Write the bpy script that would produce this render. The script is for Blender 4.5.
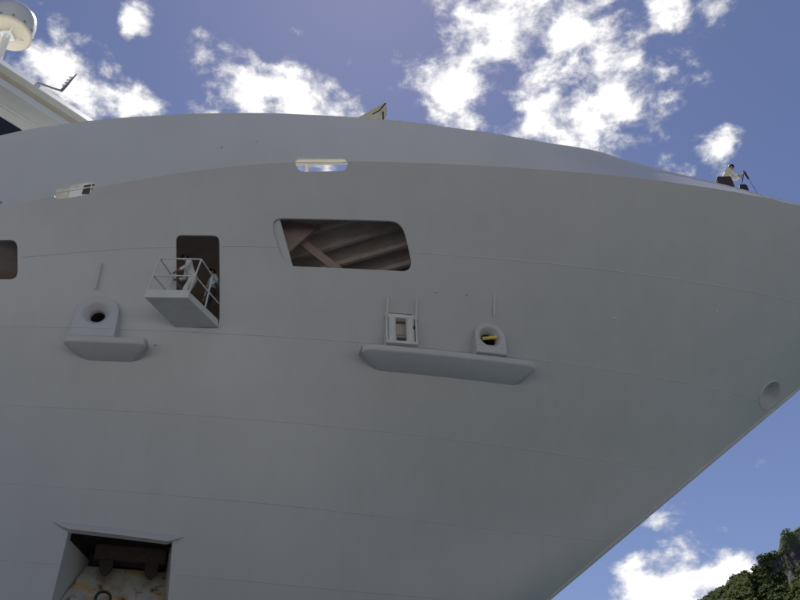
import bpy, bmesh, math, random
import numpy as np
from mathutils import Vector, Matrix, noise as mnoise
from mathutils.geometry import delaunay_2d_cdt
R = math.radians
for o in list(bpy.data.objects):
    bpy.data.objects.remove(o)
scene = bpy.context.scene
COL = scene.collection

# ---------------------------------------------------------------- camera
EYE = 1.65
cam_d = bpy.data.cameras.new('camera')
cam = bpy.data.objects.new('camera', cam_d)
COL.objects.link(cam)
cam_d.sensor_width = 36.0
cam_d.lens = 37.98
cam_d.clip_end = 60000
PITCH, ROLL = R(36.0), R(-2.0)
rt = Vector((1, 0, 0)); up = Vector((0, -math.sin(PITCH), math.cos(PITCH)))
right = math.cos(ROLL) * rt + math.sin(ROLL) * up
upv = -math.sin(ROLL) * rt + math.cos(ROLL) * up
back = right.cross(upv)
cam.matrix_world = Matrix(((right.x, upv.x, back.x, 0), (right.y, upv.y, back.y, 0),
                           (right.z, upv.z, back.z, EYE), (0, 0, 0, 1)))
scene.camera = cam

# ---------------------------------------------------------------- sky, sun, exposure
SUN_EL, SUN_AZ = 60.0, -2.2            # degrees above the horizon, degrees east of +Y
SKY_STRENGTH = 0.072
world = bpy.data.worlds.new('World')
scene.world = world
world.use_nodes = True
wn, wl = world.node_tree.nodes, world.node_tree.links
wn.clear()
w_out = wn.new('ShaderNodeOutputWorld')
w_bg = wn.new('ShaderNodeBackground')
w_bg.inputs['Strength'].default_value = SKY_STRENGTH
w_sky = wn.new('ShaderNodeTexSky')
w_sky.sky_type = 'NISHITA'
w_sky.sun_disc = False
w_sky.sun_elevation = R(SUN_EL)
w_sky.sun_rotation = R(SUN_AZ)
w_sky.air_density = 1.0
w_sky.dust_density = 0.15
w_sky.ozone_density = 3.0
w_tc = wn.new('ShaderNodeTexCoord')
w_nrm = wn.new('ShaderNodeVectorMath'); w_nrm.operation = 'NORMALIZE'
wl.new(w_tc.outputs['Generated'], w_nrm.inputs[0])
# broken trade-wind cumulus: soft bodies (azimuth, elevation, angular radius in degrees) broken up by noise
CLOUDS = [(13.0, 53.6, 4.2), (19.6, 51.0, 4.9), (16.5, 48.6, 4.4), (22.2, 47.2, 3.2), (19.1, 44.8, 2.7), (5.8, 49.4, 3.2),
          (15.0, 57.0, 4.6), (28.6, 50.6, 2.4), (31.6, 50.0, 1.5), (28.4, 41.9, 1.4), (24.4, 41.0, 1.4),
          (-26.6, 51.9, 1.15), (-32.0, 47.6, 2.6), (-28.8, 46.6, 3.0), (-24.9, 46.8, 1.9),
          (-13.4, 48.2, 3.8), (-9.6, 48.2, 3.7), (-17.4, 47.3, 2.2), (-6.4, 47.6, 1.9),
          (14.8, 16.0, 2.6), (17.8, 16.0, 3.2), (20.4, 15.7, 2.4)]
def wmath(op, a, b=None, c=None, clamp=False):
    n = wn.new('ShaderNodeMath'); n.operation = op; n.use_clamp = clamp
    for i, v in enumerate((a, b, c)):
        if v is None: continue
        if isinstance(v, (int, float)): n.inputs[i].default_value = v
        else: wl.new(v, n.inputs[i])
    return n.outputs[0]
body = None
for az, el, rad in CLOUDS:
    c = (math.cos(R(el)) * math.sin(R(az)), math.cos(R(el)) * math.cos(R(az)), math.sin(R(el)))
    d = wn.new('ShaderNodeVectorMath'); d.operation = 'DISTANCE'
    wl.new(w_nrm.outputs[0], d.inputs[0]); d.inputs[1].default_value = c
    v = wmath('MULTIPLY_ADD', d.outputs['Value'], -1.0 / (2 * math.sin(R(rad) / 2)), 1.0)
    body = v if body is None else wmath('SMOOTH_MAX', body, v, 0.25)
def wnoise(scale, detail, rough, dist=0.0, off=0.0):
    m = wn.new('ShaderNodeMapping'); m.inputs['Location'].default_value = (off, off * .7, off * 1.3)
    m.inputs['Scale'].default_value = (1, 1, 1.5)
    wl.new(w_nrm.outputs[0], m.inputs['Vector'])
    n = wn.new('ShaderNodeTexNoise'); n.inputs['Scale'].default_value = scale; n.inputs['Detail'].default_value = detail
    n.inputs['Roughness'].default_value = rough; n.inputs['Distortion'].default_value = dist
    wl.new(m.outputs[0], n.inputs['Vector'])
    return n.outputs['Fac']
n1 = wnoise(20.0, 10.0, 0.60, 0.15)
n2 = wnoise(3.0, 3.0, 0.5, 0.0, 3.1)
# elsewhere the same broken cumulus follows a broad noise field
vd = wn.new('ShaderNodeVectorMath'); vd.operation = 'DISTANCE'
wl.new(w_nrm.outputs[0], vd.inputs[0]); vd.inputs[1].default_value = (0.0, 0.81, 0.587)
far = wmath('MULTIPLY_ADD', vd.outputs['Value'], 4.0, -3.6, clamp=True)
field = wmath('MULTIPLY', wmath('MULTIPLY_ADD', n2, 7.0, -4.3), far)
field = wmath('ADD', field, wmath('MULTIPLY_ADD', far, 0.75, -0.75))
dens = wmath('MAXIMUM', wmath('MAXIMUM', body, field), -0.8)
dens = wmath('MULTIPLY_ADD', n1, 4.3, wmath('ADD', dens, -2.03))
cov = wn.new('ShaderNodeMapRange'); cov.interpolation_type = 'SMOOTHSTEP'
cov.inputs['From Min'].default_value = 0.0; cov.inputs['From Max'].default_value = 1.15
wl.new(dens, cov.inputs['Value'])
thick = wn.new('ShaderNodeMapRange')
thick.inputs['From Min'].default_value = 0.1; thick.inputs['From Max'].default_value = 1.0
thick.inputs['To Min'].default_value = 9.0; thick.inputs['To Max'].default_value = 15.5
wl.new(dens, thick.inputs['Value'])
cl_col = wn.new('ShaderNodeVectorMath'); cl_col.operation = 'SCALE'
cl_col.inputs[0].default_value = (1.0, 0.985, 0.97)
wl.new(thick.outputs[0], cl_col.inputs['Scale'])
w_mix = wn.new('ShaderNodeMix'); w_mix.data_type = 'RGBA'
wl.new(cov.outputs[0], w_mix.inputs['Factor'])
w_tint = wn.new('ShaderNodeVectorMath'); w_tint.operation = 'MULTIPLY'      # tropical violet-blue
wl.new(w_sky.outputs[0], w_tint.inputs[0]); w_tint.inputs[1].default_value = (1.07, 0.93, 1.03)
wl.new(w_tint.outputs[0], w_mix.inputs['A'])
wl.new(cl_col.outputs[0], w_mix.inputs['B'])
wl.new(w_mix.outputs['Result'], w_bg.inputs['Color'])
wl.new(w_bg.outputs[0], w_out.inputs['Surface'])

sun_d = bpy.data.lights.new('sun', 'SUN')
sun_d.energy = 5.0; sun_d.angle = R(0.53); sun_d.color = (1.0, 0.965, 0.92)
sun = bpy.data.objects.new('sun', sun_d); COL.objects.link(sun)
sd = Vector((math.cos(R(SUN_EL)) * math.sin(R(SUN_AZ)), math.cos(R(SUN_EL)) * math.cos(R(SUN_AZ)), math.sin(R(SUN_EL))))
sun.rotation_euler = sd.to_track_quat('Z', 'Y').to_euler()
sun.location = (0, 30, 60)
scene.view_settings.view_transform = 'Standard'
scene.view_settings.look = 'None'
scene.view_settings.exposure = 0.15
scene.view_settings.gamma = 1.0
scene.view_settings.use_curve_mapping = False
scene.render.engine = 'CYCLES'
scene.cycles.max_bounces = 8
scene.cycles.diffuse_bounces = 5

# ---------------------------------------------------------------- materials
def material(name, base, rough=0.5, metal=0.0, var=0.0, vscale=3.0, bump=0.0, bscale=20.0, spots=None, streak=None, spec=0.5, frames=False):
    """spots = (colour, scale, threshold, softness); streak = (colour, amount): vertical dirt runs"""
    m = bpy.data.materials.new(name); m.use_nodes = True
    nt = m.node_tree; N, L = nt.nodes, nt.links
    b = N['Principled BSDF']
    b.inputs['Roughness'].default_value = rough; b.inputs['Metallic'].default_value = metal
    b.inputs['Specular IOR Level'].default_value = spec
    tc = N.new('ShaderNodeTexCoord')
    col = None
    def noise(scale, detail=4, scl=(1, 1, 1), rough_=0.55):
        mp = N.new('ShaderNodeMapping'); mp.inputs['Scale'].default_value = scl
        L.new(tc.outputs['Object'], mp.inputs['Vector'])
        n = N.new('ShaderNodeTexNoise'); n.inputs['Scale'].default_value = scale
        n.inputs['Detail'].default_value = detail; n.inputs['Roughness'].default_value = rough_
        L.new(mp.outputs[0], n.inputs['Vector'])
        return n.outputs['Fac']
    rgb = N.new('ShaderNodeRGB'); rgb.outputs[0].default_value = (*base, 1); col = rgb.outputs[0]
    if var:
        mr = N.new('ShaderNodeMapRange'); mr.inputs['From Min'].default_value = 0.3; mr.inputs['From Max'].default_value = 0.7
        mr.inputs['To Min'].default_value = 1 - var; mr.inputs['To Max'].default_value = 1 + var
        L.new(noise(vscale), mr.inputs['Value'])
        sc = N.new('ShaderNodeVectorMath'); sc.operation = 'SCALE'
        L.new(col, sc.inputs[0]); L.new(mr.outputs[0], sc.inputs['Scale']); col = sc.outputs[0]
    def blend(fac, colour):
        nonlocal col
        mx = N.new('ShaderNodeMix'); mx.data_type = 'RGBA'
        L.new(fac, mx.inputs['Factor']); L.new(col, mx.inputs['A']); mx.inputs['B'].default_value = (*colour, 1)
        col = mx.outputs['Result']
    def ramp(fac, lo, hi, top=1.0):
        mr = N.new('ShaderNodeMapRange'); mr.inputs['From Min'].default_value = lo; mr.inputs['From Max'].default_value = hi
        mr.inputs['To Max'].default_value = top; L.new(fac, mr.inputs['Value']); return mr.outputs[0]
    if spots:
        for c_, s_, t_, w_ in (spots if isinstance(spots, list) else [spots]):
            blend(ramp(noise(s_, 6), t_, t_ + w_), c_)
    if streak:
        c_, a_ = streak
        blend(ramp(noise(1.2, 6, (1.6, 1.6, 0.10), 0.65), 0.46, 0.78, a_), c_)
    L.new(col, b.inputs['Base Color'])
    if bump:
        bp = N.new('ShaderNodeBump'); bp.inputs['Strength'].default_value = 1.0; bp.inputs['Distance'].default_value = bump
        L.new(noise(bscale, 3), bp.inputs['Height'])
        last = bp
        if frames:      # plating drawn in slightly between the frames, and fine orange peel
            wv = N.new('ShaderNodeTexWave'); wv.inputs['Scale'].default_value = 0.42; wv.inputs['Distortion'].default_value = 0.8
            wv.inputs['Detail Scale'].default_value = 0.6
            L.new(tc.outputs['Object'], wv.inputs['Vector'])
            b2 = N.new('ShaderNodeBump'); b2.inputs['Distance'].default_value = 0.006
            L.new(wv.outputs['Fac'], b2.inputs['Height']); L.new(bp.outputs[0], b2.inputs['Normal'])
            b3 = N.new('ShaderNodeBump'); b3.inputs['Distance'].default_value = 0.002
            L.new(noise(9.0, 5), b3.inputs['Height']); L.new(b2.outputs[0], b3.inputs['Normal']); last = b3
        L.new(last.outputs[0], b.inputs['Normal'])
    return m
M = {}
M['hull'] = material('hull_paint', (0.605, 0.612, 0.638), 0.34, var=0.03, vscale=0.5, bump=0.02, bscale=0.9, streak=((0.44, 0.44, 0.46), 0.16), frames=True)
M['bulwark'] = material('bulwark_paint', (0.615, 0.622, 0.648), 0.34, var=0.03, vscale=0.6, bump=0.016, bscale=0.9, streak=((0.5, 0.5, 0.52), 0.12), frames=True)
M['white'] = material('white_paint', (0.72, 0.72, 0.71), 0.45, var=0.05, vscale=3, streak=((0.45, 0.43, 0.4), 0.3))
M['cream'] = material('cream_paint', (0.62, 0.57, 0.44), 0.5, var=0.06, vscale=3)
M['bridge'] = material('superstructure_paint', (0.84, 0.84, 0.83), 0.45, var=0.04, vscale=2)
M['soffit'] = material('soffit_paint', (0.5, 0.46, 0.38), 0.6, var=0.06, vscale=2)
M['inside'] = material('inside_paint', (0.8, 0.72, 0.66), 0.6, var=0.12, vscale=2, spots=((0.7, 0.58, 0.52), 1.5, 0.5, 0.2))
M['brown'] = material('darkened_inside_paint', (0.36, 0.27, 0.23), 0.65, var=0.1, vscale=2)  # inside paint darkened to offset the opening's light on brace and knee
M['dark'] = material('dark_interior', (0.05, 0.04, 0.035), 0.7, var=0.2)  # near-black colour puts the shade into pipe and vent openings
M['deck'] = material('deck_paint', (0.25, 0.3, 0.27), 0.7, var=0.1, vscale=4)
M['glass'] = material('window_glass', (0.02, 0.025, 0.03), 0.06)
M['rust'] = material('rusty_shaded_steel', (0.032, 0.02, 0.017), 0.8, var=0.3, vscale=8, bump=0.01, bscale=14)  # rust tone deepened, also carries shade in the pocket and roller gap
M['bolster'] = material('rust_stained_paint', (0.42, 0.41, 0.37), 0.6, var=0.1, vscale=3,
                        spots=[((0.5, 0.33, 0.12), 1.6, 0.52, 0.12), ((0.28, 0.10, 0.03), 4.5, 0.6, 0.1), ((0.06, 0.05, 0.04), 3.2, 0.6, 0.08)], streak=((0.16, 0.09, 0.05), 0.8))
M['steel'] = material('grey_steel', (0.3, 0.3, 0.31), 0.4, 0.6, var=0.1)
M['black'] = material('black_rubber', (0.02, 0.018, 0.018), 0.6, var=0.2)
M['maroon'] = material('dark_canvas', (0.05, 0.03, 0.035), 0.8, var=0.2, vscale=9, bump=0.01, bscale=20)
M['yellow'] = material('yellow_bar_paint', (0.85, 0.62, 0.12), 0.4, var=0.08, vscale=6)
M['canvas'] = material('beige_canvas', (0.55, 0.5, 0.4), 0.85, var=0.1, vscale=5, bump=0.02, bscale=6)
M['skin'] = material('skin', (0.23, 0.12, 0.08), 0.55, var=0.05)
M['skin2'] = material('tanned_skin', (0.36, 0.2, 0.14), 0.55, var=0.05)
M['hair'] = material('dark_hair', (0.015, 0.012, 0.01), 0.6)
M['overall'] = material('white_cotton', (0.72, 0.7, 0.68), 0.85, var=0.06, vscale=10, bump=0.01, bscale=18)
M['yellowish'] = material('cream_oilskin', (0.74, 0.70, 0.55), 0.7, var=0.06, vscale=10, bump=0.01, bscale=18)
M['bluewhite'] = material('pale_blue_cotton', (0.55, 0.6, 0.68), 0.85, var=0.06, vscale=10)
M['trouser'] = material('dark_trousers', (0.03, 0.03, 0.035), 0.85, var=0.15, vscale=10)
M['asphalt'] = material('quay_asphalt', (0.055, 0.055, 0.06), 0.85, var=0.15, vscale=0.4, bump=0.004, bscale=30)
M['concrete'] = material('bounce_concrete', (0.66, 0.655, 0.65), 0.85, var=0.12, vscale=0.4, bump=0.004, bscale=30, spots=((0.5, 0.5, 0.5), 0.25, 0.58, 0.1))
M['sea'] = material('sea_water', (0.012, 0.05, 0.06), 0.08, bump=0.12, bscale=0.6)
M['rock'] = material('basalt_rock', (0.075, 0.062, 0.055), 0.9, var=0.3, vscale=0.05, bump=2.0, bscale=0.08,
                     spots=((0.06, 0.085, 0.025), 0.03, 0.42, 0.12))
def translucent(m, colour, amount):      # thin leaves let the back light through
    nt = m.node_tree; N, L = nt.nodes, nt.links
    t = N.new('ShaderNodeBsdfTranslucent'); t.inputs['Color'].default_value = (*colour, 1)
    mx = N.new('ShaderNodeMixShader'); mx.inputs[0].default_value = amount
    L.new(N['Principled BSDF'].outputs[0], mx.inputs[1]); L.new(t.outputs[0], mx.inputs[2])
    L.new(mx.outputs[0], N['Material Output'].inputs['Surface'])
M['leaf'] = material('mountain_foliage', (0.10, 0.14, 0.045), 0.8, var=0.4, vscale=0.06, spots=[((0.14, 0.16, 0.05), 0.02, 0.5, 0.15), ((0.06, 0.085, 0.035), 0.09, 0.55, 0.1)], spec=0.15)
translucent(M['leaf'], (0.11, 0.13, 0.05), 0.45)

# ---------------------------------------------------------------- mesh helpers
def link(o, parent=None):
    COL.objects.link(o)
    if parent is not None:
        o.parent = parent
        base = parent
        off = Vector((0, 0, 0))
        while base is not None:
            if base.type == 'EMPTY': off += base.location
            base = base.parent
        if parent.type == 'EMPTY':
            o.matrix_parent_inverse = Matrix.Translation(-off)
    return o
def tag(o, label=None, cat=None, group=None, kind=None):
    if label: o['label'] = label
    if cat: o['category'] = cat
    if group: o['group'] = group
    if kind: o['kind'] = kind
    return o
def empty(name, loc, label, cat, group=None):
    o = bpy.data.objects.new(name, None); o.location = loc; o.empty_display_size = 0.2
    COL.objects.link(o)
    return tag(o, label, cat, group)
class MB:
    def __init__(s): s.v = []; s.f = []
    def add(s, vs, fs):
        n = len(s.v); s.v += [tuple(v) for v in vs]; s.f += [tuple(i + n for i in f) for f in fs]; return s
    def hexa(s, p):          # 8 points: bottom 0-3 ring, top 4-7 ring
        return s.add(p, [(3, 2, 1, 0), (4, 5, 6, 7), (0, 1, 5, 4), (1, 2, 6, 5), (2, 3, 7, 6), (3, 0, 4, 7)])
    def box(s, c, size, axes=None):
        ax = axes or (Vector((1, 0, 0)), Vector((0, 1, 0)), Vector((0, 0, 1)))
        c = Vector(c); h = [a * (k / 2) for a, k in zip(ax, size)]
        q = [(-1, -1), (1, -1), (1, 1), (-1, 1)]
        return s.hexa([c + i * h[0] + j * h[1] - h[2] for i, j in q] + [c + i * h[0] + j * h[1] + h[2] for i, j in q])
    def tube(s, path, r, n=10, caps=True):
        path = [Vector(p) for p in path]
        rs = r if isinstance(r, (list, tuple)) else [r] * len(path)
        t0 = (path[1] - path[0]).normalized()
        u = t0.orthogonal().normalized()
        vs = []
        for i, p in enumerate(path):
            a = path[max(i - 1, 0)]; b = path[min(i + 1, len(path) - 1)]
            t = (b - a).normalized()
            u = (u - t * u.dot(t)).normalized(); w = t.cross(u)
            for k in range(n):
                an = 2 * math.pi * k / n
                vs.append(p + (u * math.cos(an) + w * math.sin(an)) * rs[i])
        fs = [(i * n + k, i * n + (k + 1) % n, (i + 1) * n + (k + 1) % n, (i + 1) * n + k) for i in range(len(path) - 1) for k in range(n)]
        if caps: fs += [tuple(range(n))[::-1], tuple((len(path) - 1) * n + k for k in range(n))]
        return s.add(vs, fs)
    def rings(s, rs, close0=False, close1=False):   # loft of equal-length closed rings
        n = len(rs[0]); vs = [p for r_ in rs for p in r_]
        fs = [(i * n + k, i * n + (k + 1) % n, (i + 1) * n + (k + 1) % n, (i + 1) * n + k) for i in range(len(rs) - 1) for k in range(n)]
        if close0: fs.append(tuple(range(n))[::-1])
        if close1: fs.append(tuple((len(rs) - 1) * n + k for k in range(n)))
        return s.add(vs, fs)
    def grid(s, rows, cyc=False):
        n = len(rows[0]); vs = [p for r_ in rows for p in r_]
        fs = [(i * n + k, i * n + k + 1, (i + 1) * n + k + 1, (i + 1) * n + k) for i in range(len(rows) - 1) for k in range(n - 1)]
        return s.add(vs, fs)
    def slab(s, poly, z0, z1):
        n = len(poly)
        return s.rings([[(x, y, z0) for x, y in poly], [(x, y, z1) for x, y in poly]], True, True)
    def build(s, name, mat, parent=None, smooth=None, bevel=0.0, fix=True):
        me = bpy.data.meshes.new(name); me.from_pydata(s.v, [], s.f)
        bm = bmesh.new(); bm.from_mesh(me)
        if fix: bmesh.ops.recalc_face_normals(bm, faces=bm.faces)
        if bevel:
            ed = [e for e in bm.edges if len(e.link_faces) == 2 and e.calc_face_angle(0) > 0.6]
            if ed: bmesh.ops.bevel(bm, geom=ed, offset=bevel, segments=2, affect='EDGES', profile=0.5)
        bm.to_mesh(me); bm.free()
        if smooth is not None:
            me.shade_smooth(); me.set_sharp_from_angle(angle=R(smooth))
        me.materials.append(M[mat] if isinstance(mat, str) else mat)
        return link(bpy.data.objects.new(name, me), parent)

# ---------------------------------------------------------------- ground, water
q = MB().slab([(-160, -186), (160, -186), (160, 16.3), (-160, 16.3)], -4.0, 0.0)
tag(q.build('quay', 'asphalt', bevel=0.05), kind='structure')
yard = MB().slab([(-158, -184), (158, -184), (158, -20.0), (-158, -20.0)], 0.004, 0.14)  # unseen pale yard, added to bounce sunlight up onto the flare
tag(yard.build('bounce_pavement', 'concrete', bevel=0.02), kind='structure')
s_ = 25000
w = MB().add([(-s_, -s_, -1.8), (s_, -s_, -1.8), (s_, s_, -1.8), (-s_, s_, -1.8)], [(0, 1, 2, 3)])
tag(w.build('water', 'sea'), kind='structure')

# ---------------------------------------------------------------- the hull form
YC = 25.3                                            # centreline
def stem_x(z): return 1.397446 * z - 8.483692       # raked stem
HA = (1.0, 3.5, 10.0, 30.0)
HC = np.array([0.37923, 1.50107, 2.71294, -1.55129, 1.51568, -1.6787, 6.41902, -1.56188, 1.15974, 3.22288, -2.93849, 0.11994]).reshape(4, 3)
def smooth_interp(xs, ys):
    """monotone cubic through the table"""
    xs = np.array(xs, float); ys = np.array(ys, float)
    h = np.diff(xs); d = np.diff(ys) / h
    m = np.zeros(len(xs)); m[0] = d[0]; m[-1] = d[-1]
    for i in range(1, len(xs) - 1):
        m[i] = 0 if d[i - 1] * d[i] <= 0 else 2 * d[i - 1] * d[i] / (d[i - 1] + d[i])
    def fn(x):
        x = min(max(x, xs[0]), xs[-1]); i = int(min(max(np.searchsorted(xs, x) - 1, 0), len(xs) - 2))
        t = (x - xs[i]) / h[i]
        return float(ys[i] * (2 * t**3 - 3 * t**2 + 1) + h[i] * m[i] * (t**3 - 2 * t**2 + t) + ys[i + 1] * (-2 * t**3 + 3 * t**2) + h[i] * m[i + 1] * (t**3 - t**2))
    return fn
knuckle_z = smooth_interp([-70, -30, -20, -14.5, -11.09, -9.43, -7.2, -5.52, -3.27, -1.29, 0.71, 3.03, 6.0, 9.11, 11.07, 12.42, 15, 30],
                          [16.4, 16.4, 16.75, 17.35, 17.94, 18.22, 18.57, 18.78, 18.96, 19.03, 19.05, 19.055, 19.06, 19.03, 18.99, 18.94, 18.9, 18.85])
top_z = smooth_interp([-70, -30, -20, -15, -11.95, -10.78, -8.92, -6.73, -4.3, -1.9, 0.19, 2.28, 4.45, 6.45, 7.8, 10.3, 11.4, 12.42, 14, 30],
                      [19.6, 19.6, 19.9, 20.5, 21.07, 21.28, 21.37, 21.3, 21.17, 20.99, 20.83, 20.65, 20.6, 20.78, 20.7, 20.27, 19.75, 19.1, 18.98, 18.95])
lean_f = smooth_interp([-70, 0, 2.3, 4.5, 6.3, 7.5, 10, 12, 30], [.05, .05, .09, .25, .42, .58, .74, .78, .78])
def hull_y(x, z):
    z = max(z, 7.5)
    zz = (z - 13.83) / 5.25; wv = max(stem_x(z) - x, 0.0)
    return YC - sum((1 - math.exp(-wv / a)) * (c[0] + c[1] * zz + c[2] * zz * zz) for a, c in zip(HA, HC))
def skin_y(x, z):
    k = knuckle_z(x)
    return hull_y(x, z) if z <= k else hull_y(x, k) + lean_f(x) * (z - k)
def P(x, z): return Vector((x, skin_y(x, z), z))
def nrm(x, z, side=0):
    e = 0.02; k = knuckle_z(x)
    if side < 0: z = min(z, k - e * 1.5)
    if side > 0: z = max(z, k + e * 1.5)
    fx = (skin_y(x + e, z) - skin_y(x - e, z)) / (2 * e); fz = (skin_y(x, z + e) - skin_y(x, z - e)) / (2 * e)
    return Vector((fx, -1, fz)).normalized()
def frame_at(x, z):
    """horizontal frame on the plating: along the ship towards the bow, outward, up"""
    n = nrm(x, z); o = Vector((n.x, n.y, 0)).normalized()
    return Vector((-o.y, o.x, 0)), o, Vector((0, 0, 1))

SHIP = empty('cruise_ship', (-20, YC, -1.8), 'white cruise ship with tall flared bow moored beside the quay', 'ship')

# openings in the plating, outlines in (x, z)
def rounded(corners, r, n=7, fine=True):
    out = []
    m = len(corners)
    for i in range(m):
        p0, p1, p2 = (Vector(corners[(i + k - 1) % m]) for k in range(3))
        a = (p0 - p1).normalized(); b = (p2 - p1).normalized()
        rr = min(r, (p0 - p1).length * .49, (p2 - p1).length * .49)
        s0 = p1 + a * rr; s1 = p1 + b * rr
        for k in range(n + 1):
            t = k / n; out.append(tuple((1 - t)**2 * s0 + 2 * t * (1 - t) * p1 + t * t * s1))
    if not fine: return out
    dense = []
    for i, a in enumerate(out):
        b = out[(i + 1) % len(out)]; k = max(1, int(math.hypot(b[0] - a[0], b[1] - a[1]) / 0.12))
        dense += [(a[0] + (b[0] - a[0]) * j / k, a[1] + (b[1] - a[1]) * j / k) for j in range(k)]
    return dense
def circle(x, z, r, n=28, rz=None): return [(x + r * math.cos(2 * math.pi * k / n), z + (rz or r) * math.sin(2 * math.pi * k / n)) for k in range(n)]
HOLES = {
    'door': rounded([(-6.27, 15.13), (-5.09, 15.13), (-5.06, 17.34), (-6.26, 17.33)], 0.16),
    'mooring': rounded([(-3.28, 16.67), (0.43, 16.70), (0.15, 17.82), (-3.63, 17.77)], 0.36),
    'aft': rounded([(-13.9, 16.17), (-10.58, 16.17), (-10.62, 17.17), (-13.9, 17.1)], 0.22),
    'slot': rounded([(-2.80, 18.78), (-1.36, 18.83), (-1.36, 19.22), (-2.88, 19.19)], 0.22),
    'slot_mid': rounded([(-9.62, 18.10), (-8.53, 18.24), (-8.46, 18.68), (-9.62, 18.54)], 0.24),
    'slot_aft': rounded([(-12.3, 17.72), (-11.06, 17.94), (-11.06, 18.2), (-12.3, 18.02)], 0.2),
    'lead_aft': circle(-8.35, 15.28, 0.30),
    'lead_fore': circle(2.62, 15.20, 0.30),
    'roller': rounded([(-0.34, 15.0), (0.34, 15.0), (0.34, 15.70), (-0.34, 15.70)], 0.04),
    'anchor': rounded([(-8.37, 7.0), (-5.90, 7.0), (-5.97, 9.44), (-8.33, 9.50)], 0.06),
    'eye': [(12.10 + .46 * math.cos(a) * .81 - .24 * math.sin(a) * .58, 15.16 + .46 * math.cos(a) * .58 + .24 * math.sin(a) * .81) for a in np.linspace(0, 2 * math.pi, 33)[:-1]],
}
# plate seams (heights along the ship)
SEAMS = [lambda x: 8.64, lambda x: 10.6, lambda x: 12.74, lambda x: 14.93,
         smooth_interp([-70, -20, -14, -10.4, -8.36, -6.29, -4.21, 0.6, 30], [15.6, 15.9, 16.4, 16.74, 16.93, 17.05, 17.11, 17.14, 17.12]), knuckle_z]
X_AFT = -60.0
def inside(poly, x, y):
    c = False; j = len(poly) - 1
    for i in range(len(poly)):
        xi, yi = poly[i]; xj, yj = poly[j]
        if (yi > y) != (yj > y) and x < (xj - xi) * (y - yi) / (yj - yi) + xi: c = not c
        j = i
    return c
def to_t(x, z): return math.sqrt(max(stem_x(max(z, 7.5)) - x, 0))
def to_x(t, z): return stem_x(max(z, 7.5)) - t * t
pts, edges = [], []
def polyline(pl, close=False):
    i0 = len(pts)
    for (a, b) in pl: pts.append(Vector((a, b)))
    k = len(pl)
    for i in range(k - 1 + (1 if close else 0)): edges.append((i0 + i, i0 + (i + 1) % k))
TMAX = 8.6
tcols = np.linspace(0, TMAX, 118)
for fn in SEAMS + [top_z]:
    pl = []
    for t in tcols:
        z = 17.0
        for _ in range(40): z = fn(to_x(t, z))
        pl.append((t, z))
    polyline(pl)
for h in HOLES.values(): polyline([(to_t(x, z), z) for x, z in h], True)
zrows = [-3, -1, 1, 3, 5, 6.5, 7.5] + list(np.arange(7.9, 21.6, 0.33))
for z in zrows:
    for i, t in enumerate(tcols):
        x = to_x(t, z)
        if z > top_z(x) - 0.05: continue
        if any(abs(z - fn(x)) < 0.06 for fn in SEAMS): continue
        pts.append(Vector((t, z)))
cv, ce, cf, *_r = delaunay_2d_cdt(pts, edges, [], 0, 1e-5)
boxes = {k: (min(p[0] for p in h), max(p[0] for p in h), min(p[1] for p in h), max(p[1] for p in h)) for k, h in HOLES.items()}
strakes = [[] for _ in range(len(SEAMS) + 1)]
for f in cf:
    t = sum(cv[i][0] for i in f) / len(f); z = sum(cv[i][1] for i in f) / len(f); x = to_x(t, z)
    if z > top_z(x): continue
    bad = False
    for k, b in boxes.items():
        if b[0] <= x <= b[1] and b[2] <= z <= b[3] and inside(HOLES[k], x, z): bad = True; break
    if bad: continue
    n = sum(1 for fn in SEAMS if z > fn(x))
    strakes[n].append(f)
for n, fl in enumerate(strakes):
    idx = {}; vs = []; ns = []; fs = []
    for f in fl:
        ff = []
        for i in f:
            if i not in idx:
                idx[i] = len(vs); t, z = cv[i]; x = to_x(t, z)
                side = 1 if n == len(SEAMS) else -1
                p = P(x, z)
                if side < 0: p.y = hull_y(x, z)
                vs.append(p); ns.append(nrm(x, z, side))
            ff.append(idx[i])
        a, b, c = (vs[i] for i in ff[:3])
        if (b - a).cross(c - a).dot(ns[ff[0]]) < 0: ff.reverse()
        fs.append(ff)
    bul = n == len(SEAMS)
    nm = 'bulwark_plate' if bul else 'hull_plate'
    me = bpy.data.meshes.new(nm); me.from_pydata(vs, [], fs)
    me.shade_smooth(); me.normals_split_custom_set_from_vertices(ns)
    me.materials.append(M['bulwark' if bul else 'hull'])
    link(bpy.data.objects.new(nm, me), SHIP)
    far_side = link(bpy.data.objects.new(nm, me), SHIP)      # the far side, with the same openings
    far_side.location = (0, 2 * YC, 0); far_side.scale = (1, -1, 1)
# weld beads on the seams
def on_hole(x, z): return any(b[0] - .03 <= x <= b[1] + .03 and b[2] - .03 <= z <= b[3] + .03 and inside(HOLES[k], x, z) for k, b in boxes.items())
for fn in SEAMS[:5]:
    runs = [[]]
    for x in np.arange(-20, 16, 0.12):
        z = fn(x)
        if stem_x(z) - x < 0.05: break
        if on_hole(x, z):
            if runs[-1]: runs.append([])
            continue
        runs[-1].append(x)
    for rn in runs:
        if len(rn) < 3: continue
        rows_all = MB()
        rr = [[], [], [], []]
        for x in rn:
            z = fn(x)
            for k, (dz, pr) in enumerate(((.018, -.003), (.008, .0085), (-.008, .0085), (-.018, -.003))):
                dz = dz * (1 + 0.25 * mnoise.noise((x * 3, k, z)))
                rr[k].append(P(x, z + dz) + nrm(x, z) * (pr + (.004 * mnoise.noise((x * 5, z, 0)) if pr > 0 else 0)))
        rows_all.grid(rr)
        rows_all.build('weld_seam', 'hull', SHIP, smooth=80)
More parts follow.
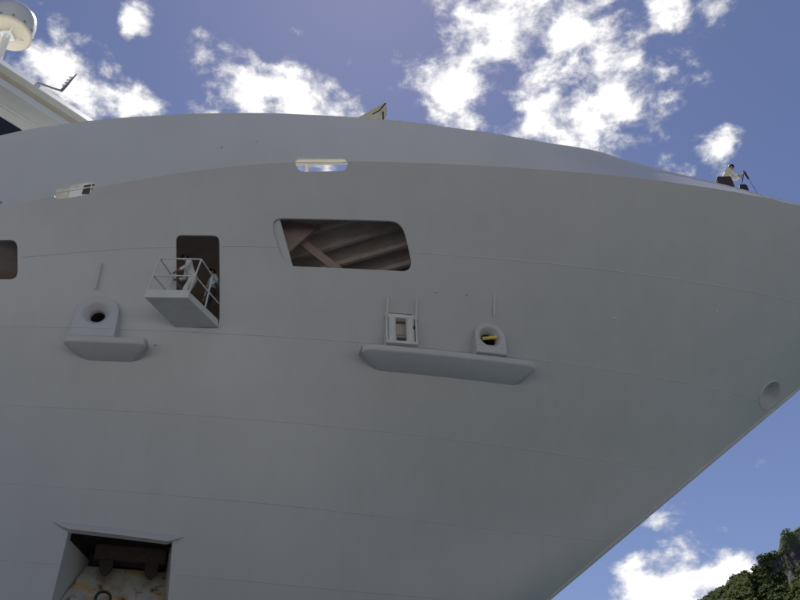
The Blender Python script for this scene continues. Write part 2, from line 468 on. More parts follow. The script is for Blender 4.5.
# stem bar and cap rail
MB().tube([(stem_x(z) - 0.06, YC, z) for z in np.linspace(7.5, 18.9, 40)], 0.075, 12).build('stem_bar', 'hull', SHIP, smooth=60)
cap_out = []; 
for x in np.arange(-58, 17.6, 0.35):
    cap_out.append(P(x, top_z(x)) + Vector((0, 0.035, 0.01)))
MB().tube(cap_out, 0.05, 10).build('cap_rail', 'bulwark', SHIP, smooth=60)

def coaming(name, key, depth, mat='hull', direction=None, parent=SHIP, proud=0.0, shrink=0.0):
    h = HOLES[key]
    cx = sum(p[0] for p in h) / len(h); cz = sum(p[1] for p in h) / len(h)
    d = direction or -frame_at(cx, cz)[1]
    r0 = [P(x, z) + nrm(x, z) * proud for x, z in h]
    r1 = [P(x, z) + d * depth for x, z in h]
    return MB().rings([r0, r1]).build(name, mat, parent, smooth=50)
coaming('door_coaming', 'door', 0.05, 'hull')
coaming('opening_coaming', 'mooring', 0.05, 'hull')
coaming('opening_coaming', 'aft', 0.05, 'hull')
for k in ('slot', 'slot_mid', 'slot_aft'): coaming('slot_coaming', k, 0.10, 'white', proud=0.006)

# decks inside the shell
def deck_z(x): return knuckle_z(x) - 0.58
rows = [[], []]
st = [x for x in np.arange(-58, 16.6, 0.8)]
for x in st:
    y = hull_y(x, deck_z(x)) + 0.02
    rows[0].append((x, y, deck_z(x))); rows[1].append((x, 2 * YC - y, deck_z(x)))
MB().grid(rows).build('fore_deck', 'inside', SHIP, smooth=40)
rows2 = [[(x, y, z + 0.03) for x, y, z in r_] for r_ in rows]
MB().grid(rows2).build('deck_covering', 'deck', SHIP, smooth=40)
rows = [[], []]
for x in [x for x in np.arange(-58, 11.6, 0.8)]:
    y = hull_y(x, 15.05) + 0.02
    rows[0].append((x, y, 15.05)); rows[1].append((x, 2 * YC - y, 15.05))
MB().grid(rows).build('mooring_deck', 'inside', SHIP, smooth=40)
for x in (-14.6, -7.4, -4.35, 5.2):
    y0 = [hull_y(x, z) + 0.03 for z in np.linspace(15.05, deck_z(x) - .02, 8)]
    zs = np.linspace(15.05, deck_z(x) - .02, 8)
    MB().grid([[(x, y, z) for y, z in zip(y0, zs)], [(x, 2 * YC - y, z) for y, z in zip(y0, zs)]]).build('bulkhead', 'inside', SHIP)
# overhead stiffeners, frames and a brace seen through the wide mooring opening
bd = Vector((-0.93, 0.37, 0)); bn = Vector((0.37, 0.93, 0))
for k in range(4):
    c = Vector((-0.6, 18.50 + 0.95 * k, 0))
    ts = [t for t in np.arange(-4.0, 3.4, .05) if (c + bd * t).y > hull_y((c + bd * t).x, deck_z((c + bd * t).x) - .3) + .12 and -4.2 < (c + bd * t).x < 5]
    if len(ts) < 10: continue
    a = c + bd * ts[0]; b = c + bd * ts[-1]
    mid = (a + b) / 2
    MB().box((mid.x, mid.y, deck_z(mid.x) - 0.10), ((a - b).length, 0.05, 0.17), (bd, bn, Vector((0, 0, 1)))).build('overhead_stiffener', 'inside', SHIP)
    MB().box((mid.x, mid.y, deck_z(mid.x) - 0.20), ((a - b).length, 0.12, 0.025), (bd, bn, Vector((0, 0, 1)))).build('stiffener_flange', 'inside', SHIP)
wf = []
for z in np.linspace(16.4, 18.0, 9):
    wf.append([(x_, hull_y(x_, z) + .09 + d_, z) for x_, d_ in ((-3.95 - .30 * (z - 16.7), 0), (-3.06 - .30 * (z - 16.7), 0), (-3.02 - .30 * (z - 16.7), .03), (-3.02 - .30 * (z - 16.7), .22))])
MB().grid(wf).build('web_frame', 'hull', SHIP, smooth=30)
a = Vector((-3.08, 19.30, 18.16)); b = Vector((-1.60, 19.62, 16.88)); ax_ = (b - a).normalized(); sd_ = ax_.cross(Vector((0, 1, 0))).normalized()
MB().box((a + b) / 2, ((b - a).length, .06, .26), (ax_, Vector((0, 1, 0)), sd_)).build('diagonal_brace', 'brown', SHIP, bevel=.01)
a = Vector((-3.55, 19.3, 18.35)); b = Vector((-2.8, 19.0, 17.5))
MB().add([(-3.6, 18.75, 18.3), (-2.3, 18.95, 18.3), (-3.2, 19.0, 17.3), (-3.6, 18.8, 18.3), (-2.3, 19.0, 18.3), (-3.2, 19.05, 17.3)],
         [(0, 1, 2), (5, 4, 3), (0, 3, 4, 1), (1, 4, 5, 2), (2, 5, 3, 0)]).build('knee_bracket', 'brown', SHIP)

# guard bars and deck fittings seen through the slots in the bulwark
p0 = P(-2.85, 19.0); p1 = P(-1.38, 19.02)
MB().tube([p0 + Vector((0, .05, .01)), p1 + Vector((0, .05, .02))], 0.012, 8).build('guard_bar', 'steel', SHIP, smooth=60)
MB().tube([P(-9.6, 18.36) + Vector((0, .05, 0)), P(-8.5, 18.50) + Vector((0, .05, 0))], 0.016, 8).build('guard_bar', 'white', SHIP, smooth=60)
for xx, zz in ((-9.25, 18.3), (-8.62, 18.4)):
    MB().tube([P(xx, zz - .12) + Vector((0, .06, 0)), P(xx, zz + .3) + Vector((0, .06, 0))], 0.014, 8).build('guard_bar', 'white', SHIP, smooth=60)
MB().box((-2.1, 17.85, 19.95), (2.6, 0.10, 0.50)).build('bulwark_stringer', 'cream', SHIP, bevel=0.015)
MB().box((-2.62, 17.87, 19.2), (0.10, 0.10, 1.5)).build('bulwark_stay', 'cream', SHIP, bevel=0.01)

# ---------------------------------------------------------------- shell door platform
zf = 15.13
HL, HR = Vector((-6.29, 19.34, zf)), Vector((-5.10, 19.40, zf))
FL, FR = Vector((-6.74, 17.80, zf - .06)), Vector((-5.60, 17.90, zf - .06))
UP = Vector((0, 0, 1))
plat = MB().hexa([HL - UP * .10, HR - UP * .10, FR - UP * .10, FL - UP * .10, HL, HR, FR, FL]).build('boarding_platform', 'white', SHIP, bevel=0.012)
def lerp(a, b, t): return a + (b - a) * t
dirs = [(FL - HL).normalized(), (FR - HR).normalized()]
LEAN = Vector((0.26, -0.12, 0))
# toe boards
MB().hexa([FL + UP * .0 + Vector((0, .02, 0)), FR + Vector((0, .02, 0)), FR + Vector((0, .05, 0)), FL + Vector((0, .05, 0)),
           FL + UP * .15 + Vector((.03, .0, 0)), FR + UP * .15 + Vector((.03, .0, 0)), FR + UP * .15 + Vector((.03, .03, 0)), FL + UP * .15 + Vector((.03, .03, 0))]).build('toe_board', 'white', plat)
MB().hexa([FR + Vector((-.05, .05, .002)), HR + Vector((-.05, 0, .002)), HR + Vector((-.02, 0, .002)), FR + Vector((-.02, .05, .002)),
           FR + Vector((-.05, .05, .15)), HR + Vector((-.05, 0, .15)), HR + Vector((-.02, 0, .15)), FR + Vector((-.02, .05, .15))]).build('toe_board', 'white', plat)
H_R = 1.12
tl, tr = FL + Vector((.02, .03, 0)) + UP * H_R + LEAN, FR + Vector((-.02, .03, 0)) + UP * H_R + LEAN
hl, hr = HL + UP * H_R + Vector((.06, -.12, 0)), HR + UP * H_R + Vector((0, -.16, 0))
fl, fr_ = FL + Vector((.02, .03, 0)), FR + Vector((-.02, .03, 0))
def rail(a, b, r=0.021): MB().tube([a, b], r, 8).build('rail', 'white', plat, smooth=60)
def post(a, b, r=0.024): MB().tube([a, b], r, 8).build('post', 'white', plat, smooth=60)
rail(tl, tr); rail(lerp(fl, tl, .53), lerp(fr_, tr, .53)); rail(tl, hl); rail(tr, hr)
rail(lerp(fl, tl, .53), lerp(HL, hl, .53)); rail(lerp(fr_, tr, .53), lerp(HR, hr, .53))
post(fl, tl); post(fr_, tr); post(lerp(fr_, HR, .52), lerp(tr, hr, .55)); post(lerp(fl, HL, .55), lerp(tl, hl, .55)); 

# ---------------------------------------------------------------- mooring ledges, fairleads
def ledge(xc, half, zt, pr, zb, ratio):
    T, O, U = frame_at(xc, zt)
    us = np.linspace(-1, 1, 41); prof = []
    rows = [[] for _ in range(9)]
    for u in us:
        x = xc + half * u
        e = (1 - abs(u)**26)**0.5 * 0.16 + 0.84 if abs(u) < 1 else 0.84
        base = Vector((x, hull_y(x, zt), 0))
        b = pr * e
        pr_pts = [(-.35, zt), (b - .10, zt), (b - .04, zt - .015), (b - .005, zt - .055), (b, zt - .13), (b - .02, zt - .20), (b - .06, zt - .235)]
        for k, (bb, zz) in enumerate(pr_pts): rows[k].append(base + O * bb + U * zz)
        xb = xc + half * ratio * u + 0.05
        rows[7].append(Vector((xb, hull_y(xb, zb), zb)))
        rows[8].append(Vector((xb, hull_y(xb, zb) + .4, zb)))
    m = MB().grid(rows)
    for i in (0, len(us) - 1):
        m.add([r_[i] for r_ in rows], [tuple(range(9))])
    return m.build('mooring_ledge', 'hull', SHIP, smooth=35)
ledge(-8.02, 1.06, 14.44, 0.60, 14.06, 0.5)
ledge(1.25, 2.5, 14.60, 0.72, 14.25, 0.78)

def housing(xc, zc, z0, half, back_y, rh, rb, mat='hull'):
    """arched fairlead housing: vertical face with a bell-mouthed hole, running back into the flare"""
    T, O, U = frame_at(xc, zc)
    C = Vector((xc, back_y, zc)); ztop = zc + half * 0.98
    prof = []
    def bound(th):
        c, s_ = math.cos(th), math.sin(th)
        best = 1e9
        if s_ >= 0: best = half
        else:
            best = min(half / abs(c) if abs(c) > 1e-6 else 1e9, (zc - z0) / -s_)
        return best
    n = 48
    ths = sorted(set([2 * math.pi * k / n for k in range(n)] + [2 * math.pi - math.atan2(zc - z0, half), math.pi + math.atan2(zc - z0, half)]))
    def ring(rf, b): return [C + T * (rf(th) * math.cos(th)) + U * (rf(th) * math.sin(th)) + O * b for th in ths]
    m = MB().rings([ring(bound, -0.9), ring(bound, -0.02), ring(lambda t: bound(t) - .02, 0.0), ring(lambda t: rb, 0.0), ring(lambda t: rb * .93, -.012), ring(lambda t: rb * .75 + rh * .25 - .02, -.06),
                    ring(lambda t: rh * 1.08, -.15), ring(lambda t: rh, -.22), ring(lambda t: rh, -.30)])
    h = m.build('fairlead_housing', mat, SHIP, smooth=35)
    MB().rings([ring(lambda t: rh + .001, -.295), ring(lambda t: rh + .001, -.75)], False, True).build('pipe', 'dark', h, smooth=40)
    # weld bead across the foot
    b0 = C + U * (z0 - zc + .25) + O * .004
    MB().tube([b0 - T * half * 1.02, b0 + T * half * 1.02], 0.012, 8).build('weld_seam', 'white', h, smooth=60)
    return h, C, T, O, U
hA = housing(-8.33, 15.20, 14.44, 0.60, 18.74, 0.20, 0.38)
hB = housing(2.60, 15.19, 14.60, 0.47, 20.58, 0.23, 0.36)
# thin stand pipes above the housings
a = P(-8.45, 15.95) + nrm(-8.45, 15.95) * .10; MB().tube([a, a + Vector((.14, -.34, .66))], 0.034, 8).build('stand_pipe', 'white', SHIP, smooth=60)
a = P(2.75, 15.85) + nrm(2.75, 15.85) * .05; MB().tube([a, a + Vector((.03, -.40, .60))], 0.036, 8).build('stand_pipe', 'white', SHIP, smooth=60)
# yellow bar lying in the forward fairlead
h, C, T, O, U = hB
yb = MB().tube([C - T * .22 - O * .10 - U * .05, C + T * .22 - O * .10 + U * .05], 0.05, 10).build('retaining_bar', 'yellow', h, smooth=60)
# roller fairlead
T, O, U = frame_at(0.0, 15.3)
RC = Vector((0.0, 20.06, 0)); zb_, zt_ = 14.61, 15.62
axes = (T, O, U)
rf = MB().box(RC + U * 15.58, (0.98, 0.22, 0.13), axes)
rf = rf.build('roller_frame', 'white', SHIP, bevel=0.015)
for sgn in (-1, 1):
    MB().box(RC + T * sgn * .43 + U * 15.28 - O * .05, (0.05, 0.3, 1.32), axes).build('side_post', 'white', rf, bevel=0.008)
    MB().tube([RC + T * sgn * .265 + U * 14.70, RC + T * sgn * .265 + U * 15.52], 0.125, 20).build('roller', 'white', rf, smooth=40)
    MB().tube([RC + T * sgn * .265 + U * 14.64, RC + T * sgn * .265 + U * 14.70], 0.15, 20).build('roller_flange', 'steel', rf, smooth=40)
    MB().tube([RC + T * sgn * .43 + U * 15.55 + O * .10, RC + T * sgn * .43 + U * 16.0 + O * .40], .034, 8).build('post_stub', 'white', rf, smooth=40)
MB().box(RC + U * 14.66, (0.92, 0.3, 0.09), axes).build('sill', 'white', rf, bevel=0.015)
MB().box(RC + U * 15.68 - O * .02, (0.78, 0.05, 0.05), axes).build('gap_shade_bar', 'rust', rf)  # dark bar added to stand for shade in the gap above the beam
MB().box(RC + U * 15.28 - O * .28, (0.9, 0.04, 1.3), axes).build('backing_plate', 'inside', rf)
MB().tube([RC - T * .4 - O * .16 + U * 15.02, RC + T * .4 - O * .16 + U * 15.02], 0.07, 14).build('roller', 'steel', rf, smooth=40)
MB().box(RC + T * .36 + U * 15.22 + O * .10, (0.03, 0.05, 0.10), axes).build('latch', 'rust', rf)

# dished towing eye near the stem
h = HOLES['eye']; n = nrm(12.10, 15.16)
cx, cz = 12.10, 15.16
rs = []
for f_, d_ in ((1.10, -.01), (1.06, .03), (1.0, .035), (.97, 0.0), (.93, -.10), (.80, -.26), (.5, -.36), (.1, -.38)):
    rs.append([P(cx + (x - cx) * f_, cz + (z - cz) * f_) + n * d_ for x, z in h])
MB().rings(rs, False, True).build('towing_recess', 'hull', SHIP, smooth=50)
# small welded lugs; the last one is added for a lens flare spot
for x, z in ((1.05, 16.28), (1.95, 16.28), (-5.0, 19.7), (-4.0, 19.9), (6.5, 16.1), (9.9, 16.6), (-6.8, 14.55)):
    nn = nrm(x, z); p = P(x, z)
    MB().tube([p - nn * .02, p + nn * .02, p + nn * .05], [.035, .035, .02], 10).build('welded_lug', 'white', SHIP, smooth=50)

# ---------------------------------------------------------------- anchor pocket
T, O, U = frame_at(-7.15, 9.0)
hp = HOLES['anchor']
pk0 = [P(x, z) for x, z in hp]
pk1 = [P(-6.0 + (x + 6.0) * .76, 8.3 + (z - 8.3) * .93) - O * 1.35 for x, z in hp]
npk = len(pk0); pkc = [lerp(a, b, .12) for a, b in zip(pk0, pk1)]
m_side, m_back = MB(), MB()
for i in range(npk):
    j = (i + 1) % npk
    xm, zm = (hp[i][0] + hp[j][0]) / 2, (hp[i][1] + hp[j][1]) / 2
    m_side.add([pk0[i], pk0[j], pkc[j], pkc[i]], [(0, 1, 2, 3)])
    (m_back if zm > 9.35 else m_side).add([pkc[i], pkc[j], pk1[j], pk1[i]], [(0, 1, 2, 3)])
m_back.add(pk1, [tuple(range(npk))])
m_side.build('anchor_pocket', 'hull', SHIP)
m_back.build('pocket_back', 'rust', SHIP)  # back and ceiling coloured near black for the shade inside the pocket
# eyebrow plate over the pocket
eb = []
for u in np.linspace(0, 1, 25):
    x = -8.72 + (-5.72 + 8.72) * u; z = 9.69 - 0.12 * u
    taper = min(1, u / .12, (1 - u) / .12)
    N_ = nrm(x, z)
    eb.append([P(x, z + .02) - N_ * .01, P(x, z) + N_ * .015, P(x, z - .10 * taper) + N_ * (.02 + .10 * taper), P(x, z - .17 * taper - .02) + N_ * (.02 + .10 * taper), P(x, z - .22 * taper - .02) + N_ * -.02])
MB().grid(eb).build('pocket_eyebrow', 'hull', SHIP, smooth=35)
# bell-shaped bolster along the bottom, paint worn and rust stained
rows = []
for v in np.linspace(0, 1, 14):
    row = []
    for u in np.linspace(0, 1, 24):
        x = (-8.36 + .55 * v ** .8) + (2.46 - .55 * v ** .8) * u
        inn = (1 - v)**1.6 * 1.0
        z = 6.95 + 2.02 * (1 - (1 - v)**1.0) * 1.0
        z = 7.0 + 2.0 * v
        flare = 0.22 * (1 - u) ** 3 * (1 - v)
        row.append(P(x - flare, max(z, 7.0)) + O * (0.06 - 1.15 * v ** 1.3))
    rows.append(row)
MB().grid(rows).build('bolster', 'bolster', SHIP, smooth=60)
# stockless anchor housed in the pocket
AN = empty('anchor', tuple(P(-7.1, 8.9) - O * .6), 'rusty stockless anchor housed in the dark hull pocket', 'anchor')
ac = P(-6.85, 9.22) - O * .78
m = MB().box(ac, (1.75, 0.5, 0.42), (T, O, U)); m.build('crown', 'rust', AN, bevel=0.06)
for sgn in (-1, 1):
    b0 = ac + T * sgn * .55
    MB().rings([[b0 + T * a_ + O * b_ for a_, b_ in ((-.18, -.1), (.18, -.1), (.18, .16), (-.18, .16))],
                [b0 - U * .42 + O * .18 + T * a_ + O * b_ for a_, b_ in ((-.16, -.08), (.16, -.08), (.16, .1), (-.16, .1))],
                [b0 - U * .62 + O * .28 + T * a_ + O * b_ for a_, b_ in ((-.05, -.03), (.05, -.03), (.05, .03), (-.05, .03))]], True, True).build('fluke', 'rust', AN, bevel=0.02)
MB().tube([ac - O * .1, ac - O * .5 + U * .2], 0.12, 10).build('shank', 'rust', AN, smooth=40)
sh = [P(-7.32, 7.9) + O * .04 + T * (.17 * math.cos(a)) + U * (.17 * math.sin(a)) for a in np.linspace(-.5, math.pi + .5, 14)]
MB().tube(sh, 0.035, 8).build('shackle', 'black', AN, smooth=50)

# ---------------------------------------------------------------- superstructure
A0 = Vector((-14.62, 16.80)); bdir = Vector((0.622, 0.783)); nout = Vector((0.783, -0.622))
def front(off):
    a = A0 + nout * off; t = (YC - a.y) / bdir.y; c = a + bdir * t
    return [(a.x, a.y), (c.x, c.y), (a.x, 2 * YC - a.y)]
def house(off, side, z0, z1, name, mat, parent=SHIP, bevel=0.02):
    f3 = front(off)
    poly = [(f3[0][0], f3[0][1] + side), f3[1], (f3[2][0], f3[2][1] - side), (-52, 2 * YC - 16.9 - side), (-52, 16.9 + side)]
    return MB().slab(poly, z0, z1).build(name, mat, parent, bevel=bevel)
def sloped(off, side, z0, z1, back_, name, mat, parent):
    lo, hi = front(off), front(off - back_)
    def ring_(f3, z): return [(f3[0][0], f3[0][1] + side, z), (*f3[1], z), (f3[2][0], f3[2][1] - side, z), (-52, 2 * YC - 16.9 - side, z), (-52, 16.9 + side, z)]
    return MB().rings([ring_(lo, z0), ring_(hi, z1)], True, True).build(name, mat, parent, bevel=0.02)
br = sloped(0, 0, 25.58, 26.0, .19, 'bridge_roof', 'bridge', SHIP)
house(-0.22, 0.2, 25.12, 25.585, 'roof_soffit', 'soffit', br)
sloped(0.06, 0, 24.66, 25.12, .19, 'roof_fascia', 'bridge', br)
wall = house(-0.62, 0.5, 17.2, 24.665, 'bridge_wall', 'bridge')
def wp(u, z, o):
    q_ = A0 + nout * (-0.62 + o) + bdir * u
    return Vector((q_.x, q_.y, z))
for k, (u0, wd) in enumerate(((-0.4, 1.35), (1.2, 2.55), (4.1, 2.2), (6.6, 2.2), (9.1, 1.4))):
    ring = lambda o, g: [wp(u0 + x_, z_, o) for x_, z_ in rounded([(g, 22.3 + g), (wd - g, 22.3 + g), (wd - g, 24.06 - g), (g, 24.06 - g)], .22, 5, False)]
    wnd = MB().rings([ring(-.03, 0), ring(.03, 0), ring(.03, .05), ring(-.005, .06)]).build('window', 'bridge', wall, smooth=30)
    MB().add(ring(.004, .055), [tuple(range(len(ring(0, .055))))]).build('pane', 'glass', wnd)
# wing bulwark lamp and pipes under the bridge wing
MB().tube([wp(0.4, 24.4, .10), wp(6.5, 24.4, .10)], .03, 8).build('pipe', 'bridge', wall, smooth=60)
# locker on the fore deck, glimpsed through the slot
lk = MB().box((-9.9, 19.6, 19.8), (2.2, 1.0, 3.0)).build('deck_locker', 'white', SHIP, bevel=0.03)
MB().box((-9.60, 19.09, 20.32), (.34, .03, .62)).build('vent_opening', 'dark', lk, bevel=0.01)
MB().tube([(-10.02, 19.10, 20.50), (-10.02, 19.07, 20.50)], .17, 16).build('vent_opening', 'dark', lk, smooth=40)
MB().box((-10.4, 19.07, 20.1), (.45, .05, 1.3)).build('locker_door', 'cream', lk, bevel=0.01)
# satellite drum on its pole
sx, sy, sz = -15.45, 21.0, 30.85
rd = []
for r_, h_ in ((0.02, 0), (.76, 0), (.83, .03), (.87, .09), (.88, .45), (.88, .85), (.83, 1.12), (.68, 1.33), (.42, 1.46), (.1, 1.5)):
    rd.append([(sx + r_ * math.cos(a), sy + r_ * math.sin(a), sz + h_) for a in np.linspace(0, 2 * math.pi, 41)[:-1]])
dr = MB().rings(rd[3:], False, True).build('satellite_drum', 'steel', SHIP, smooth=40)
dr.data.materials[0] = M['bulwark']
MB().rings(rd[:4], True, False).build('drum_base', 'cream', dr, smooth=40)
MB().tube([(sx - .05, sy, 26.0), (sx - .05, sy, sz + .02)], [.16, .14], 14).build('drum_mast', 'bridge', dr, smooth=50)
MB().box((sx - .05, sy, sz - .05), (.5, .5, .1)).build('mast_flange', 'bridge', dr, bevel=.01)
for k in range(12):
    an = 2 * math.pi * k / 12
    c = Vector((sx + .87 * math.cos(an), sy + .87 * math.sin(an), sz + .2)); d = Vector((math.cos(an), math.sin(an), 0))
    MB().tube([c, c + d * .04], .045, 8).build('bolt', 'steel', dr, smooth=40)
for an in (.6, 2.2, 4.0, 5.4):
    MB().tube([(sx - .05 + .15 * math.cos(an), sy + .15 * math.sin(an), sz - .35), (sx + .6 * math.cos(an), sy + .6 * math.sin(an), sz + .01)], .03, 6).build('brace', 'bridge', dr, smooth=40)
# comb aerial on the roof edge
a0 = Vector((-11.95, 19.95, 26.0))
ae = MB().tube([a0, a0 + Vector((.10, .04, .30)), a0 + Vector((.30, .12, 1.05))], [.06, .045, .02], 8).build('comb_aerial', 'steel', SHIP, smooth=60)
MB().tube([a0 + Vector((-.75, -.35, .06)), a0 + Vector((-.3, -.1, .05)), a0], .035, 8).build('aerial_foot', 'steel', ae, smooth=60)
for k in range(4):
    c = a0 + Vector((.10, .04, .30)) + Vector((.20, .08, .75)) * (k / 4.6)
    MB().tube([c, c + Vector((-.13, 0, .03))], .05, 8).build('aerial_element', 'white', ae, smooth=60)
# canvas covered boom end above the bulwark
fx, fy = -1.3, 21.0
bp = [(fx, fy, 25.05), (fx + .55, fy, 25.48), (fx + .98, fy, 25.80), (fx + 1.05, fy, 25.70), (fx + .98, fy, 25.40), (fx + .55, fy, 25.12), (fx + .2, fy, 24.95)]
cb = MB()
r0 = [Vector(p_) for p_ in bp]; 
cb.rings([[p_ + Vector((0, -.22, -.10)) for p_ in r0], [p_ + Vector((0, -.10, .0)) for p_ in r0], [p_ + Vector((0, .10, .0)) for p_ in r0], [p_ + Vector((0, .22, -.10)) for p_ in r0]], True, True)
cb = cb.build('covered_boom', 'canvas', SHIP, smooth=30)
MB().tube([(fx + .92, fy - .1, 18.5), (fx + .92, fy - .1, 25.5)], .03, 8).build('boom_post', 'black', cb, smooth=60)
MB().tube([(fx + .25, fy - .1, 18.5), (fx + .25, fy - .1, 25.0)], .05, 8).build('boom_post', 'canvas', cb, smooth=60)
MB().tube([(fx + 1.02, fy - .2, 25.68), (fx + .8, fy - .2, 25.3), (fx + .55, fy - .2, 25.12)], .035, 8).build('cover_lashing', 'rust', cb, smooth=60)

# ---------------------------------------------------------------- people
def skinned(name, joints, bones, root, mat, parent, sub=2):
    names = list(joints); ix = {n_: i for i, n_ in enumerate(names)}
    me = bpy.data.meshes.new(name)
    me.from_pydata([joints[n_][0] for n_ in names], [(ix[a], ix[b]) for a, b in bones], [])
    o = bpy.data.objects.new(name, me); COL.objects.link(o)
    o.modifiers.new('skin', 'SKIN').use_smooth_shade = True
    if not me.skin_vertices: raise RuntimeError('no skin layer')
    for n_ in names:
        r_ = joints[n_][1]; sv = me.skin_vertices[0].data[ix[n_]]
        sv.radius = r_ if isinstance(r_, tuple) else (r_, r_); sv.use_root = (n_ == root)
    ms = o.modifiers.new('sub', 'SUBSURF'); ms.levels = sub; ms.render_levels = sub
    dg = bpy.context.evaluated_depsgraph_get()
    m2 = bpy.data.meshes.new_from_object(o.evaluated_get(dg)); m2.name = name
    bpy.data.objects.remove(o)
    m2.materials.clear(); m2.materials.append(M[mat]); m2.shade_smooth()
    return link(bpy.data.objects.new(name, m2), parent)
def person(loc, rz, lean, hands, shirt, trousers, skin, label, stride=0.12, twist=0.0, crouch=0.0, head_tilt=0.0, height=1.75):
    """standing figure facing local +x; lean = forward bend of the trunk, hands = targets (x, y, z) for left and right hand"""
    root = empty('person', loc, label, 'person')
    rot = Matrix.Rotation(rz, 3, 'Z'); k = height / 1.75; L0 = Vector(loc)
    hip = Vector((-.08 * (lean > .3), 0, .95 - crouch))
    B_ = Matrix.Rotation(lean, 3, 'Y')
    def tr(z, y=0, x=0): return hip + B_ @ Vector((x, y, z - .95))
    J = {'pelvis': hip, 'waist': tr(1.12), 'chest': tr(1.32, 0, .01), 'collar': tr(1.44), 'neck': tr(1.51, 0, .01)}
    hb = J['neck'] + Matrix.Rotation(lean * .6 + head_tilt, 3, 'Y') @ Vector((.02, 0, .09))
    hd = hb + Matrix.Rotation(lean * .6 + head_tilt, 3, 'Y') @ Vector((.01, 0, .10))
    J['jaw'] = hb; J['crown'] = hd
    for s__, sg in (('l', 1), ('r', -1)):
        J['sh' + s__] = tr(1.42, sg * .175)
        h_ = Vector(hands[0 if sg > 0 else 1]); S0 = J['sh' + s__]
        dvec = h_ - S0; dl = min(dvec.length, .56); dvec = dvec.normalized() * dl; h_ = S0 + dvec
        mid = S0 + dvec * .5; bend = math.sqrt(max(.285**2 - (dl / 2)**2, .0004))
        out = Vector((-.35, sg * .75, -.6)); out = (out - dvec.normalized() * out.dot(dvec.normalized())).normalized()
        J['el' + s__] = mid + out * bend; J['wr' + s__] = h_
        J['ha' + s__] = h_ + (h_ - J['el' + s__]).normalized() * .09
        J['hi' + s__] = hip + Vector((0, sg * .09, -.04))
        ft = Vector((sg * stride, sg * .12, .08)); J['an' + s__] = ft
        lv = ft - J['hi' + s__]; bl = math.sqrt(max(.435**2 - (lv.length / 2)**2, 0))
        J['kn' + s__] = (J['hi' + s__] + ft) / 2 + Vector((1, 0, .1)).normalized() * bl
        J['to' + s__] = ft + Vector((.17, sg * .02, -.045)); J['he' + s__] = ft + Vector((-.05, 0, -.05))
    W = {n_: L0 + rot @ (v * k) for n_, v in J.items()}
    RAD = {'pelvis': (.15, .12), 'waist': (.135, .105), 'chest': (.155, .115), 'collar': (.11, .085), 'neck': .055, 'jaw': .07, 'crown': .092}
    for s__ in 'lr':
        RAD.update({'sh' + s__: .062, 'el' + s__: .043, 'wr' + s__: .03, 'ha' + s__: .034, 'hi' + s__: .09, 'kn' + s__: .06, 'an' + s__: .042, 'to' + s__: .032, 'he' + s__: .035})
    bones = [('pelvis', 'waist'), ('waist', 'chest'), ('chest', 'collar'), ('collar', 'neck'), ('neck', 'jaw'), ('jaw', 'crown')]
    for s__ in 'lr':
        bones += [('collar', 'sh' + s__), ('sh' + s__, 'el' + s__), ('el' + s__, 'wr' + s__), ('wr' + s__, 'ha' + s__), ('pelvis', 'hi' + s__), ('hi' + s__, 'kn' + s__), ('kn' + s__, 'an' + s__), ('an' + s__, 'to' + s__), ('an' + s__, 'he' + s__)]
    sc = lambda f_, a_=0: {n_: (W[n_], tuple((q_ * f_ + a_) * k for q_ in (RAD[n_] if isinstance(RAD[n_], tuple) else (RAD[n_], RAD[n_])))) for n_ in W}
    full = sc(1.0)
    skinned('body', full, bones, 'pelvis', skin, root)
    big = sc(1.05, .014)
    def sub_(ns): return {n_: big[n_] for n_ in ns}, [b_ for b_ in bones if b_[0] in ns and b_[1] in ns]
    js, bs = sub_(['pelvis', 'waist', 'chest', 'collar', 'shl', 'shr', 'ell', 'elr', 'wrl', 'wrr'])
    js['wrl'] = (lerp(W['ell'], W['wrl'], .85), js['wrl'][1]); js['wrr'] = (lerp(W['elr'], W['wrr'], .85), js['wrr'][1])
    skinned('shirt', js, bs, 'waist', shirt, root)
    js, bs = sub_(['waist', 'pelvis', 'hil', 'hir', 'knl', 'knr', 'anl', 'anr'])
    skinned('trousers', js, bs, 'pelvis', trousers, root)
    for s__ in 'lr':
        m_ = MB().tube([W['he' + s__] + Vector((0, 0, -.0)), lerp(W['he' + s__], W['to' + s__], .5) + Vector((0, 0, .01)), W['to' + s__]], [.048 * k, .055 * k, .04 * k], 10)
        m_.build('shoe', 'black', root, smooth=60)
        fw = (W['ha' + s__] - W['wr' + s__]).normalized(); side = fw.cross(Vector((0, 0, 1)))
        side = side.normalized() if side.length > .1 else Vector((0, 1, 0)); dn = fw.cross(side).normalized()
        for j, ln in enumerate((.070, .080, .075, .060)):
            b_ = W['ha' + s__] + side * (j - 1.5) * .018 * k
            MB().tube([b_, b_ + fw * ln * .5 * k + dn * .008, b_ + fw * ln * .75 * k + dn * .035], [.010, .009, .007], 6).build('finger', skin, root, smooth=60)
        b_ = W['wr' + s__] + fw * .035; MB().tube([b_ + side * .03, b_ + side * .055 + fw * .03, b_ + side * .055 + fw * .06 + dn * .02], [.012, .011, .008], 6).build('thumb', skin, root, smooth=60)
    # face and hair
    fwd = rot @ (Matrix.Rotation(lean * .6 + head_tilt, 3, 'Y') @ Vector((1, 0, 0))); upd = (W['crown'] - W['jaw']).normalized(); sd_ = upd.cross(fwd)
    c_ = W['crown'] - upd * .035
    MB().rings([[c_ + fwd * .088 * k + upd * -.005, c_ + fwd * .085 + sd_ * .012 - upd * .035, c_ + fwd * .085 - sd_ * .012 - upd * .035], [c_ + fwd * .115 * k - upd * .033] * 3]).build('nose', skin, root)
